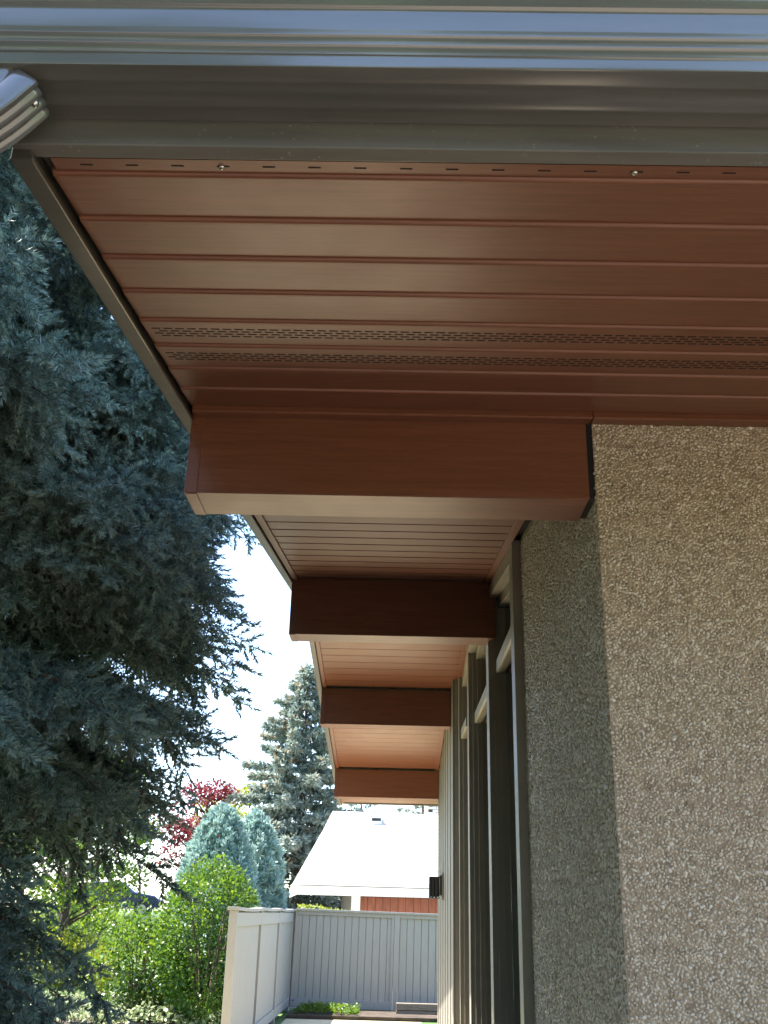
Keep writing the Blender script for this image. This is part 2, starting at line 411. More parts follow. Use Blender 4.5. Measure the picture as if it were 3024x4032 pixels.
sof1 = MB().hexa([(XF1, 1.262, SOF(1.262)+.02), (XS, 1.262, SOF(1.262)+.02), (XS, 2.56, SOF(2.56)+.02), (XF1, 2.56, SOF(2.56)+.02),
                  (XF1, 1.262, SOF(1.262)+.03), (XS, 1.262, SOF(1.262)+.03), (XS, 2.56, SOF(2.56)+.03), (XF1, 2.56, SOF(2.56)+.03)]).build('soffit', BLACK, house)
sof1['label'] = 'stepped cedar-print soffit of the near eave'
ys = [1.3, 1.442, 1.584, 1.728, 1.869, 2.009, 2.150, 2.292, 2.434]
for i in range(8):
    o = board('soffit_board', ys[i], ys[i+1], XF1+.004, XS, WOODX, sof1, 'lap')
    if i in (4, 5):                                   # slotted vent boards
        o['label'] = 'vented soffit board with rows of short slots'
        vt = MB()
        for r in range(4):
            yy = ys[i]+.047+r*.0145; za = SOF(ys[i])+.0014; z = za+(SOF(ys[i+1])+.0052-za)*(yy-ys[i]-.017)/(ys[i+1]-ys[i]-.016)
            x = XF1+.02+(r % 2)*.0135
            while x < 1.5:
                q = [(x, yy-.0021), (x+.0195, yy-.0021), (x+.0195, yy+.0021), (x, yy+.0021)]
                vt.hexa([(a, b, z-.0008+(b-yy)*.2) for a, b in q]+[(a, b, z+.003) for a, b in q]); x += .027
        v = vt.build('vent_slots', BLACK, sof1); v['kind'] = 'stuff'
hem = MB(); hem.extr([(1.2655, SOF(1.266)+.0035), (1.2655, SOF(1.266)+.0045), (1.303, SOF(1.303)+.0045), (1.303, SOF(1.303)+.0035)], XF1+.012, XS, 'x')
hem.build('nailing_hem', WOODX, sof1)
sm = MB(); sm.hexa([(0, -.0016, -.0006), (.0205, -.0016, -.0006), (.0205, .0016, -.0001), (0, .0016, -.0001), (0, -.0016, .002), (.0205, -.0016, .002), (.0205, .0016, .002), (0, .0016, .002)])
slot_me = sm.mesh('nail_slot', BLACK)
for k in range(26):
    instance('nail_slot', slot_me, sof1, (-.5375+.0752*k, 1.2825, SOF(1.2825)+.0033))
for x in (-.304, .372): screw('screw', sof1, (x, 1.2835, SOF(1.2835)+.003), (0, -.1, -1), .0052)
# J-trim between near soffit and beam / wall
def trim_x(x0, x1, ya, yb, parent, name='trim_strip'):
    b = MB(); b.extr([(ya, SOF(ya)-.008), (ya+.006, SOF(ya)-.011), (yb, SOF(yb)-.011), (yb, SOF(yb)+.015), (ya, SOF(ya)+.015)], x0, x1, 'x')
    return b.build(name, WOODX, parent, .0012)
trim_x(-.589, .5315, 2.447, 2.499, sof1); trim_x(.534, XS, 2.4485, 2.499, sof1)

# beams
BEAMS = [(2.5, 2.7165, .5205), (5.2518, 3.058, .535), (7.7953, 3.019, .4295), (10.0187, 2.7015, .4295)]
XL = -.5987; BW = .155
for i, (y, z, xr) in enumerate(BEAMS):
    top = min(SOF(y), SOF(y+BW))+.012
    b = MB(); t = .004
    bo = MB().box(XL+.006, xr-.012, y+t+.001, y+BW-t-.001, z+t+.001, top).build('beam', BLACK, house)
    bo['label'] = ['cedar-coloured boxed beam butting against the pebble-dash corner', 'boxed beam above the windows', 'boxed beam at the start of the grey siding', 'boxed beam at the end of the house wall'][i]
    MB().box(XL+.032, xr, y, y+t, z+.0012, top).build('front_panel', WOODX, bo, .0015)
    MB().box(XL+.032, xr, y+BW-t, y+BW, z+.0012, top).build('back_panel', WOODX, bo, .0015)
    MB().box(XL+.032, xr-(.012 if i == 1 else .004), y-.0012, y+BW+.001, z-.0026, z+.001).build('bottom_panel', WOODX, bo, .001)
    c = MB(); c.box(XL, XL+.004, y-.003, y+BW+.003, z-.003, top)
    c.box(XL+.004, XL+.034, y-.003, y-.0005, z-.003, top); c.box(XL+.004, XL+.034, y+BW+.0005, y+BW+.003, z-.003, top)
    c.box(XL+.004, XL+.034, y-.0005, y+BW+.0005, z-.0055, z-.003)
    c.build('end_cap', WOODX, bo, .0008)
# recessed soffits between the beams
def section(ya, yb, ystart, pitch, label, x0=-.563, x1=.470, xt=.503, gap=.012):
    so_ = MB()
    yb_ = [ya, yb] if not ya < YR < yb else [ya, YR, yb]
    for q0, q1 in zip(yb_, yb_[1:]):
        so_.hexa([(XF1, q0, SOF(q0)+.02), (.62, q0, SOF(q0)+.02), (.62, q1, SOF(q1)+.02), (XF1, q1, SOF(q1)+.02),
                  (XF1, q0, SOF(q0)+.028), (.62, q0, SOF(q0)+.028), (.62, q1, SOF(q1)+.028), (XF1, q1, SOF(q1)+.028)])
    so_ = so_.build('soffit', BLACK, house); so_['label'] = label
    y = ystart
    while y < yb-.02:
        y2 = min(y+pitch, yb-gap)
        if y2-y > .03:
            if y < YR < y2:
                board('soffit_board', y, YR, x0, x1, WOODX, so_, 'v'); board('soffit_board', YR, y2, x0, x1, WOODX, so_, 'v')
            else: board('soffit_board', max(y, ya+.004), y2, x0, x1, WOODX, so_, 'v')
        y += pitch
    for xa, xb in ((XF1+.0015, x0+.002), (x1-.002, xt)):
        for q0, q1 in zip(yb_, yb_[1:]):
            t = MB(); q0 += .002; q1 -= .002
            t.hexa([(xa, q0, SOF(q0)-.008), (xb, q0, SOF(q0)-.008), (xb, q1, SOF(q1)-.008), (xa, q1, SOF(q1)-.008),
                    (xa, q0, SOF(q0)+.016), (xb, q0, SOF(q0)+.016), (xb, q1, SOF(q1)+.016), (xa, q1, SOF(q1)+.016)])
            t.build('trim_strip', WOODY, so_, .0015)
    return so_
section(2.655, 5.2518, 2.70, .1425, 'recessed soffit above the pebble-dash return')
section(5.4068, 7.7953, 5.50, .1265, 'recessed soffit under the ridge', gap=.022)
section(7.9503, 10.0187, 8.045, .1265, 'recessed soffit above the grey siding', x1=.398, xt=.4285, gap=.03)
section(10.1737, 11.368, 10.2, .142, 'soffit of the far eave', x1=3.0, xt=3.02)

# pebble-dash wall (front face y = 2.5, return face x = .538)
XC = .538
wp = MB()
wp.hexa([(XC, 2.5, 0), (XE, 2.5, 0), (XE, 4.12, 0), (XC, 4.12, 0), (XC, 2.5, SOF(2.5)+.01), (XE, 2.5, SOF(2.5)+.01), (XE, 4.12, SOF(4.12)+.01), (XC, 4.12, SOF(4.12)+.01)])
wall = wp.build('pebble_dash_wall', PLASTER, house); wall['label'] = 'pebble-dash wall corner with pale stones in brown mortar'
def dome(seed):
    "an angular chip: ragged foot, bevel, nearly flat broken face"
    r = np.random.default_rng(seed); k = 5
    th = np.linspace(0, 2*np.pi, k, endpoint=False)+r.uniform(-.35, .35, k); rr = 1+.3*r.uniform(-1, 1, k)
    V = [(math.cos(t)*q, math.sin(t)*q, -.15) for t, q in zip(th, rr)]
    tx, ty = r.uniform(-.22, .22, 2)
    V += [(.74*v[0], .74*v[1], .5+tx*v[0]+ty*v[1]+.08*r.uniform(-1, 1)) for v in V]
    T = []
    for i in range(k):
        j = (i+1) % k; T += [(i, j, k+j), (i, k+j, k+i)]
    T += [(k, k+1, k+2), (k, k+2, k+3), (k, k+3, k+4)]
    return np.array(V), np.array(T)
DOMES = [dome(s) for s in range(7)]
def pebbles(n, rmin, area):
    "dart throwing on a grid: positions (u,v) and radii"
    g = .0092; W, H = area; cells = {}; out = []
    for _ in range(n):
        u, v = RNG.uniform(0, W), RNG.uniform(0, H)
        r = rmin+.0044*RNG.beta(1.4, 2.6)
        ci, cj = int(u/g), int(v/g); ok = True
        for a in range(ci-1, ci+2):
            for b in range(cj-1, cj+2):
                for (uu, vv, r2) in cells.get((a, b), ()):
                    if (u-uu)**2+(v-vv)**2 < ((r+r2)*.70)**2: ok = False; break
                if not ok: break
            if not ok: break
        if ok: cells.setdefault((ci, cj), []).append((u, v, r)); out.append((u, v, r))
    return np.array(out)
def stone_mats(q, origin, eu, ev, en):
    N = len(q); eu, ev, en = map(np.array, (eu, ev, en))
    pos = np.array(origin)+q[:, :1]*eu+q[:, 1:2]*ev
    th = RNG.uniform(0, 6.28, N); asp = RNG.uniform(.72, 1.25, N)
    a = np.cos(th)[:, None]*eu+np.sin(th)[:, None]*ev; b = np.cross(en, a)
    nn = en+RNG.normal(0, .17, (N, 3)); nn /= np.linalg.norm(nn, axis=1, keepdims=True)
    M = np.zeros((N, 4, 4)); M[:, 3, 3] = 1
    M[:, :3, 0] = a*(q[:, 2]*asp)[:, None]; M[:, :3, 1] = b*(q[:, 2]/asp)[:, None]; M[:, :3, 2] = nn*(q[:, 2]*RNG.uniform(.6, 1.0, N))[:, None]
    M[:, :3, 3] = pos; return M
qf = pebbles(95000, .0029, (.70, 1.92)); qr = pebbles(90000, .0046, (1.62, 2.0))
qr = qr[qr[:, 1]+1.25 < SOF(2.5)+S*qr[:, 0]-.01]; qf = qf[qf[:, 1]+1.05 < SOF(2.5)-.01]
Mf = stone_mats(qf, (XC+.003, 2.5, 1.05), (1, 0, 0), (0, 0, 1), (0, -1, 0))
Mr = stone_mats(qr, (XC, 2.503, 1.25), (0, 1, 0), (0, 0, 1), (-1, 0, 0))
tf = RNG.beta(2.2, 2.0, len(Mf)); tr_ = RNG.beta(2.2, 2.2, len(Mr))
vis = (qf[:, 0] < .46) & (qf[:, 1] > .38)
order = np.argsort(-qf[:, 2]*vis)[:300]; big = set(order.tolist())
TB = [.2, .45, .7, .92]
dome_me = [[tri_mesh('stone', V, T, STONE, np.full(len(V), t)) for t in TB] for V, T in DOMES]
for i in order:
    o = bpy.data.objects.new('stone', dome_me[i % 7][int(RNG.integers(4))]); link(o, wall); o.matrix_local = Matrix(Mf[i].tolist())
rest = np.array([i for i in range(len(Mf)) if i not in big])
parts = []
for k in range(7):
    s_ = rest[rest % 7 == k]; parts.append(scatter(*DOMES[k], Mf[s_], None, tf[s_]))
    s_ = np.arange(len(Mr))[np.arange(len(Mr)) % 7 == k]; parts.append(scatter(*DOMES[k], Mr[s_], None, tr_[s_]))
np_obj('small_stones', parts, STONE, wall)
# dark gap where the beam meets the wall
MB().box(.5085, .5375, 2.502, 2.65, 2.72, 2.955).build('beam_gap', BLACK, wall)

# window wall between pebble dash and siding
XP, XG = .498, .592
def framepart(name, label): o = empty(name); o.parent = house; o['label'] = label; return o
ww = MB().box(.86, 1.0, 4.0, 10.15, 0, 3.3).build('inner_wall', INTER, house)
posts = [(4.123, 4.235), (5.322, 5.452), (6.842, 6.965), (7.505, 7.579)]
for i, (a, b) in enumerate(posts):
    xo = XP if i < 3 else .474
    pm = MB(); pm.hexa([(xo, a, 0), (.64, a, 0), (.64, b, 0), (xo, b, 0), (xo, a, SOF(a)+.005), (.64, a, SOF(a)+.005), (.64, b, SOF(b)+.005), (xo, b, SOF(b)+.005)])
    po = pm.build('window_post', PAINT, house, .003)
    # stop bead on each side of the post
    if i > 0:
        MB().box(xo+.03, .625, a-.012, a, .25, SOF(a)-.02).build('stop_bead', PAINT, po, .002)
        MB().box(xo+.062, .615, a-.022, a-.0125, .25, SOF(a)-.02).build('stop_bead', PAINT, po, .002)
for i in range(3):
    a, b = posts[i][1], posts[i+1][0]; wn = framepart('window', ['window nearest the pebble-dash wall', 'window under the ridge', 'window beside the grey siding'][i])
    xt = .538 if i < 2 else .487
    zt = 2.875
    tm = MB(); tm.extr([(xt, zt), (xt+.012, zt-.004), (xt+.046, zt-.001), (xt+.046, zt+.012), (XG+.02, zt+.012), (XG+.02, zt+.085), (xt+.002, zt+.07)], a+.001, b-.023, 'y')
    tm.build('transom', PAINT, wn, .003)
    # sloping head rail following the roof
    ys_ = [a, b] if not a < YR < b else [a, YR, b]
    for q0, q1 in zip(ys_, ys_[1:]):
        for (x0, x1, dh) in ((.5005, .553, .085), (.5545, .64, .135)):
            h = MB(); h.hexa([(x0, q0+.001, SOF(q0)-dh), (x1, q0+.001, SOF(q0)-dh), (x1, q1-.001, SOF(q1)-dh), (x0, q1-.001, SOF(q1)-dh),
                              (x0, q0+.001, SOF(q0)-.0085), (x1, q0+.001, SOF(q0)-.0085), (x1, q1-.001, SOF(q1)-.0085), (x0, q1-.001, SOF(q1)-.0085)])
            h.build('head_rail', PAINT, wn, .003)
    MB().box(.51, .64, a+.001, b-.023, .16, .25).build('sill', PAINT, wn, .003)
    MB().box(XG, XG+.006, a+.002, b-.024, .25, zt).build('pane', GLASS, wn)
    pu = MB(); ys2 = [a+.002, b-.024] if len(ys_) == 2 else [a+.002, YR, b-.024]
    for q0, q1 in zip(ys2, ys2[1:]):
        pu.hexa([(XG, q0, zt+.086), (XG+.006, q0, zt+.086), (XG+.006, q1, zt+.086), (XG, q1, zt+.086),
                 (XG, q0, SOF(q0)-.137), (XG+.006, q0, SOF(q0)-.137), (XG+.006, q1, SOF(q1)-.137), (XG, q1, SOF(q1)-.137)])
    pu.build('pane', GLASS, wn)
MB().box(.505, .66, 4.12, 7.58, 0, .158).build('plinth', PAINT, house)
# siding wall
sw_ = MB(); sw_.hexa([(.448, 7.581, 0), (XE, 7.581, 0), (XE, 10.172, 0), (.448, 10.172, 0), (.448, 7.581, SOF(7.581)+.005), (XE, 7.581, SOF(7.581)+.005), (XE, 10.172, SOF(10.172)+.005), (.448, 10.172, SOF(10.172)+.005)])
sw_ = sw_.build('siding_wall', PAINT, house); sw_['label'] = 'pale grey vertical siding wall'
y = 7.5815
while y < 10.16:
    y2 = min(y+.2, 10.176)
    xb = .4315+.0045*(round(y*5) % 2)
    b = MB(); b.hexa([(xb, y+.002, .12), (.447, y+.001, .12), (.447, y2-.001, .12), (xb, y2-.004, .12),
                      (xb, y+.002, SOF(y)+.004), (.447, y+.001, SOF(y)+.004), (.447, y2-.001, SOF(y2)+.004), (xb, y2-.004, SOF(y2)+.004)])
    b.build('siding_board', SIDING, sw_); y = y2

# wall lamp on the siding
lamp = empty('wall_lamp', (.4315, 9.1, 1.875), 'small black box lantern with glass panes on the pale siding', 'wall lamp')
MB().box(-.012, -.0005, -.065, .065, -.11, .11).build('back_plate', SIDING, lamp, .002)
MB().box(-.03, -.0125, -.05, .05, -.075, .09).build('mount', BLACKM, lamp, .002)
MB().box(-.112, -.034, -.045, .045, -.085, .062).build('glass_box', CARGL, lamp, .002)
MB().box(-.122, -.0305, -.056, .056, .064, .078).build('cap', BLACKM, lamp, .002)
MB().box(-.122, -.0305, -.056, .056, -.10, -.09).build('base', BLACKM, lamp, .002)
for yy in (-.056, -.026, .004, .034):
    MB().box(-.122, -.108, yy, yy+.02, -.0895, .0635).build('bar', BLACKM, lamp)
for xx in (-.1, -.07):
    for yy in (-.056, .046): MB().box(xx, xx+.018, yy, yy+.008, -.0895, .0635).build('bar', BLACKM, lamp)

# ------------------------------------------------------------------ fences
fa = empty('garden_fence', (-1.86, 15.9, 0), 'side fence of framed panels running along the flower bed', 'fence')
TOPF = 1.66; L0 = Vector(fa.location)
def fbox(parent, nm, x0, x1, y0, y1, z0, z1, bevel=.003, mat=FENCEP):
    return MB().box(x0-L0.x, x1-L0.x, y0-L0.y, y1-L0.y, z0, z1).build(nm, mat, parent, bevel)
py = [12.4, 14.78, 17.16, 19.44]
for i, y in enumerate(py):
    fbox(fa, 'post', -1.905, -1.812, y, y+.09, 0, TOPF-.022)
for i in range(3):
    a, b = py[i]+.09, py[i+1]
    dz = [-.02, .0, .0][i]
    k = MB(); n_ = 10
    for j in range(n_+1):                             # the cap sags a little between its posts
        yy = py[i]-.02+(py[i+1]+.06-py[i]+.02)*j/n_ if i == 0 else py[i]+.0401+(py[i+1]+.02-py[i])*j/n_
        sag = -.012*math.sin(math.pi*j/n_)+[.0, .006, .004][i]*(1)
        for x, z in ((-1.925, -.02), (-1.792, -.02), (-1.792, .018), (-1.925, .018)): k.v.append((x-L0.x, yy-L0.y, TOPF+z+sag))
    for j in range(n_):
        for q in range(4): r = (q+1) % 4; k.f.append((j*4+q, j*4+r, j*4+4+r, j*4+4+q))
    k.f += [(3, 2, 1, 0), tuple(n_*4+q for q in range(4))]
    k.build('cap_rail', FENCEP, fa, .003)
    fbox(fa, 'top_rail', -1.838, -1.815, a+.001, b-.001, TOPF-.20, TOPF-.045)
    fbox(fa, 'bottom_rail', -1.838, -1.815, a+.001, b-.001, .09, .22)
    fbox(fa, 'backing_panel', -1.888, -1.871, a+.001, b-.001, .06, TOPF-.03, 0)
    nb = 16; wv = (b-a)/nb
    for j in range(nb):
        fbox(fa, 'board', -1.868+.003*(j % 2), -1.842, a+j*wv+.002, a+(j+1)*wv-.002, .06, TOPF-.03, .004)
fb = empty('garden_fence', (-.45, 19.5, 0), 'back fence of vertical boards closing the side yard', 'fence'); L0 = Vector(fb.location)
fb.rotation_euler = (0, .013, 0)
XA, XB, XM0, XM1 = -1.81, 3.4, .02, .118
fbox(fb, 'post', XM0, XM1, 19.455, 19.54, 0, TOPF-.02)
fbox(fb, 'post', XA-.06, XA+.012, 19.535, 19.6, 0, TOPF-.02)
fbox(fb, 'cap_rail', XA+.02, XB, 19.43, 19.57, TOPF-.019, TOPF+.018)
for a, b in ((XA+.015, XM0), (XM1, XB)):
    fbox(fb, 'top_rail', a+.001, b-.001, 19.463, 19.485, TOPF-.085, TOPF-.02)
    fbox(fb, 'bottom_rail', a+.001, b-.001, 19.463, 19.485, .06, .20)
    fbox(fb, 'backing_panel', a+.001, b-.001, 19.514, 19.53, .05, TOPF-.02, 0)
    nb = round((b-a)/.1335); wv = (b-a)/nb
    for j in range(nb):
        fbox(fb, 'board', a+j*wv+.0035, a+(j+1)*wv-.0035, 19.488+.002*(j % 2), 19.512, .05, TOPF-.02, .004)
fbox(fb, 'batten', XM0-.05, XM0-.003, 19.466, 19.487, .201, TOPF-.086)
fbox(fb, 'batten', XA+.018, XA+.06, 19.466, 19.487, .201, TOPF-.086)
te = empty('timber_edging', (.55, 18.9, 0), 'weathered timber edging below the back fence', 'edging')
for k in range(2): MB().box(-.46, 1.2, -.06-.01*k, .06, .002+.115*k, .11+.115*k).build('timber', TIMBER, te, .008)

# ------------------------------------------------------------------ neighbour's house
nh = empty('neighbour_house', (-2.35, 26, 0), 'neighbouring low house with sunlit pale roof, white fascia and cedar boards', 'house')
nh.rotation_euler = (0, 0, math.radians(7))
NW = 11.0
# eave line along local x at y=0, z 2.31; ridge 3.6 m behind
HX = 1.03
zr = lambda y: 2.33+(y+.04)*(4.34-2.33)/3.64
r = MB(); r.v = [(0, -.04, 2.33), (NW, -.04, 2.33), (NW, 3.6, 4.34), (HX, 3.6, 4.34), (0, 7.24, 2.33), (NW, 7.24, 2.33), (0, -.04, 2.25), (NW, -.04, 2.25), (0, 7.24, 2.25), (NW, 7.24, 2.25)]
r.f = [(0, 1, 2, 3), (3, 2, 5, 4), (0, 3, 4), (1, 5, 2), (6, 8, 9, 7), (0, 6, 7, 1), (4, 5, 9, 8), (0, 4, 8, 6), (1, 7, 9, 5)]
nroof = r.build('roof', ROOFN, nh)
nrow = 17
for k in range(nrow):                                # shingle courses, cut along the hip
    y0 = -.06+k*(3.62/nrow); y1 = min(y0+3.62/nrow+.05, 3.6); hx = lambda y: max(0, (y+.04)/3.64*HX)-.02
    sh = MB(); sh.hexa([(hx(y0), y0, zr(y0)+.012), (NW, y0, zr(y0)+.012), (NW, y1, zr(y1)+.004), (hx(y1), y1, zr(y1)+.004), (hx(y0), y0, zr(y0)+.026), (NW, y0, zr(y0)+.026), (NW, y1, zr(y1)+.012), (hx(y1), y1, zr(y1)+.012)])
    sh.build('shingle_course', ROOFN, nroof)
MB().box(-.022, .0, -.04, 7.2, 2.03, 2.29).build('fascia_board', WHITE, nh, .004)
MB().box(.0, NW, -.065, -.041, 2.03, 2.235).build('fascia_board', WHITE, nh, .004)
g2 = MB(); g2.extr([(-.067, 2.25), (-.16, 2.25), (-.17, 2.29), (-.185, 2.345), (-.18, 2.35), (-.067, 2.34)], -.02, NW, 'x'); g2.build('gutter', WHITE, nh, .004)
MB().box(.03, NW, 0, 1.19, 2.04, 2.055).build('eave_soffit', WHITE, nh)
MB().box(1.44, 1.66, 1.12, 1.3, 0, 2.039).build('corner_post', WHITE, nh, .004)
nwall = MB().box(1.6, NW, 1.30, 7.0, 0, 2.25).build('wall', INTER, nh)
x = 1.665
while x < NW-.2:
    MB().box(x, x+.192, 1.27, 1.299, .1, 2.035).build('wall_board', ORANGEWOOD, nwall, .004); x += .2
v = MB(); v.box(2.06, 2.36, 2.9, 3.2, 3.95, 4.17); vo = v.build('roof_vent', WHITE, nh, .01)
MB().box(2.03, 2.39, 2.87, 3.23, 4.171, 4.2).build('cap', WHITE, vo, .006)
MB().box(2.08, 2.34, 2.893, 2.899, 4.06, 4.14).build('louvre', BLACKM, vo)
CX = .75
ch = MB().box(3.14+CX, 4.0+CX, 4.02, 4.6, 3.6, 5.2).build('chimney', SOIL, nh); ch['label'] = 'white brick chimney'
brick_me = MB().box(-.105, .105, -.02, .02, -.034, .034).mesh('brick', BRICKM)
for row in range(20):
    for c in range(4):
        xx = 3.14+CX+.105+c*.222+(.11 if row % 2 else 0)
        if xx < 3.99+CX: instance('brick', brick_me, ch, (xx, 4.008, 3.64+row*.078))
    instance('brick', brick_me, ch, (3.128+CX, 4.13+(.1 if row % 2 else 0), 3.64+row*.078), (0, 0, math.pi/2))
    instance('brick', brick_me, ch, (3.128+CX, 4.36+(.1 if row % 2 else 0), 3.64+row*.078), (0, 0, math.pi/2))

# ------------------------------------------------------------------ near blue spruce
def shoot(L, nn, nl, nwid, seed):
    "one needled shoot along +X"
    r = np.random.default_rng(seed); t = (np.arange(nn)+r.uniform(0, 1, nn))/nn
    ang = r.uniform(0, 6.283, nn); lean = r.uniform(.75, 1.3, nn)-.55*t**2
    ln = nl*r.uniform(.75, 1.1, nn)*(1-.25*t)
    base = np.stack([t*L*.97, np.zeros(nn), np.zeros(nn)], 1)
    rad = np.stack([np.zeros(nn), np.cos(ang), np.sin(ang)], 1); ax = np.array([1., 0, 0])
    d = ax*np.cos(lean)[:, None]+rad*np.sin(lean)[:, None]; d[:, 2] += .18; d /= np.linalg.norm(d, axis=1, keepdims=True)
    sd = np.cross(d, r.normal(size=(nn, 3))); sd /= np.linalg.norm(sd, axis=1, keepdims=True)
    V = np.stack([base-sd*nwid/2, base+sd*nwid/2, base+d*ln[:, None]], 1).reshape(-1, 3)
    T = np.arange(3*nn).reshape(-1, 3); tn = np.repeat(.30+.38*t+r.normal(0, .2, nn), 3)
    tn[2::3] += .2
    return V, T, tn
def spray(seed, nsh, nn, nl, nwid, L=.5, wood_shoots=True):
    r = np.random.default_rng(seed); parts = []; wood = MB()
    pts = [Vector((L*k/6, .02*math.sin(k+seed), -.07*(k/6)**2*L*3)) for k in range(7)]
    wood.tube(pts, [.0042*(1-.6*k/6)+.0008 for k in range(7)], 3)
    pos, dirs, ls = [], [], []
    for k in range(nsh):
        f = .08+.9*k/(nsh-1); i = min(int(f*6), 5); p = pts[i].lerp(pts[i+1], f*6-i); side = 1 if k % 2 else -1
        a = math.radians(r.uniform(36, 68)); ph = (0 if side > 0 else math.pi)+r.normal(0, .55) if k % 5 else -1.57+r.normal(0, .5)
        d = (math.cos(a), math.sin(a)*math.cos(ph), math.sin(a)*math.sin(ph)-.12); l = (.205-.085*f)*r.uniform(.7, 1.25)
        pos.append(p); dirs.append(d); ls.append(l)
        q = Vector(d).normalized()
        if wood_shoots: wood.tube([p, p+q*l*.95], [.0022, .0012], 3)
    pos.append(pts[-1]-Vector((.02, 0, 0))); dirs.append((1, 0, -.1)); ls.append(.16)
    M = frames(np.array(pos), np.array(dirs)); V0 = []
    for m_, l in zip(M, ls):
        v, t, c = shoot(l, nn, nl, nwid, int(r.integers(1e6))); v = v@m_[:3, :3].T+m_[:3, 3]; parts.append((v, t, c+r.normal(0, .14)))
    # needles along the carrying twig
    v, t, c = shoot(L, int(nn*1.6), nl, nwid, seed+5); parts.append((v, t, c-.1))
    V, T, c = join_np(parts); return V, T, np.clip(c, 0, 1), wood
HI = [spray(40+k, 20, 92, .042, .0062) for k in range(8)]
MIDS = [spray(40+k, 18, 34, .043, .0112, wood_shoots=False) for k in range(8)]
LO = [spray(70+k, 12, 9, .05, .03, wood_shoots=False) for k in range(6)]
XLO = [spray(90+k, 8, 12, .06, .03, .55) for k in range(4)]
TX, TY = -2.78, 4.5
tree = empty('blue_spruce', (TX, TY, 0), 'large blue spruce with hanging branches close beside the eave', 'tree')
tk = MB(); tk.tube([(0, 0, -.1), (.02, 0, 1.5), (0, .03, 4), (-.02, 0, 8), (0, 0, 12.5)], [.2, .17, .14, .08, .02], 12)
tk.build('trunk', BARK, tree, smooth=True)
limbs = MB(); P0, D0, U0, SC0 = [], [], [], []; high = []
rnd = random.Random(5)
def rad_at(z):
    if z < 1.2: return 1.5
    if z < 1.7: return 1.5-(z-1.2)*.5
    if z < 2.7: return 1.25+(z-1.7)*.85
    if z < 5.2: return 2.15
    return 2.15*(1-(z-5.2)/7.6)**.9
limb_list = []; z = .35; k = 0
while z < 12.3:
    limb_list.append((z, k*2.39996+rnd.uniform(-.25, .25), 0)); z += (.046 if z < 3.2 else .06) if z < 5.9 else .1; k += 1
for q in range(20): limb_list.append((3.05+1.4*q/20, rnd.uniform(-2.0, .3), 0))
for q in range(24): limb_list.append((2.5+1.5*q/24, rnd.uniform(-.5, 1.1), 0))
for q in range(16): limb_list.append((1.25+.75*q/16, rnd.uniform(-.9, -.2), rnd.uniform(1.15, 1.5)))
for z, az, fixed in limb_list:
    Lb = min(rad_at(z)*rnd.uniform(.84, 1.06), (1.68/max(.05, math.cos(az)) if z < 7 else 9))
    cf = max(0, math.cos(az-math.atan2(-TY, -TX))); Lb *= 1-.42*cf*cf*min(1, max(0, (3.1-z)/.7))*min(1, max(.15, (z-.7)/.9))
    if .25 < (az % 6.2832) < 1.5: Lb *= .76 if z < 2.7 else .9
    if fixed: Lb = fixed
    low = z < 5.9
    rise = .12 if z < 3 else .3
    pts = []
    for q in range(9):
        f = q/8; pts.append(Vector((math.cos(az)*Lb*f, math.sin(az)*Lb*f, z+Lb*(rise*f-.46*f*f+.12*f**4))))
    if TX+pts[-1].x > -.95: pts = [pts[0].lerp(q, max(.5, 1-(TX+pts[-1].x+.95)/2.2)) if False else q for q in pts]
    limbs.tube(pts, [.026*(1-.8*q/8)*(.7 if z > 6 else 1)+.003 for q in range(9)], 5)
    st = .085 if low else .16
    f = (.2 if z > 2.2 else .3) if low else .15
    toward = math.cos(az-math.atan2(-TY, -TX)) > -.2 or math.cos(az) > .1
    while f < 1:
        i = min(int(f*8), 7); p = pts[i].lerp(pts[i+1], f*8-i); d = (pts[i+1]-pts[i]).normalized()
        sd = d.cross(Vector((0, 0, 1))).normalized()
        for side in (-1, 1):
            if z < 2.3 and rnd.random() < (.34 if z < 1.7 else .2): continue
            dd = d*rnd.uniform(.5, 1.0)+sd*side*rnd.uniform(.5, .95)+Vector((0, 0, rnd.uniform(-.75, .12)))
            s_ = rnd.uniform(.8, 1.2)*(1.05-.35*f)
            tip = p+dd.normalized()*.42*s_
            if TX+tip.x > -.84-.17*max(0, TY+tip.y-4.7)-.42*max(0, min(1, (2.55-tip.z)/.6)) and p.z < 6: continue
            (P0 if low else high).append((p, dd, s_))
        f += st/Lb*rnd.uniform(.8, 1.2)
    if TX+pts[-1].x+.35*d.x < -.86: (P0 if low else high).append((pts[-1]-d*.05, d, 1.0))
limbs.build('branches', TWIG, tree, smooth=True)
P = np.array([tuple(a[0]) for a in P0]); D = np.array([tuple(a[1]) for a in P0]); SS = np.array([a[2] for a in P0])
M = frames(P, D, scale=SS, roll=RNG.normal(0, .5, len(P)))
Wp = P+np.array([TX, TY, 0])
rel = Wp+.25*D-np.array([0, 0, EYE]); R3 = np.array([tuple(rt), tuple(up), tuple(fw)]); c3 = rel@R3.T
inview = (c3[:, 2] > .5) & (np.abs(c3[:, 0]/c3[:, 2]) < .44) & (np.abs(c3[:, 1]/c3[:, 2]) < .56)
dist = np.linalg.norm(rel, axis=1)
out = np.linalg.norm(P[:, :2], axis=1)
score = dist+np.where(inview, 0, 50)-.4*out-.25*np.clip(Wp[:, 2], 0, 3.2)
order = np.argsort(score)
objs = order[:300]; mid = order[300:300+1150]; mid = mid[inview[mid]]; hi_set = set(objs.tolist())|set(mid.tolist())
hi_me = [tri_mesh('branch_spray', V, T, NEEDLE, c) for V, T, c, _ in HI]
wood_parts = []
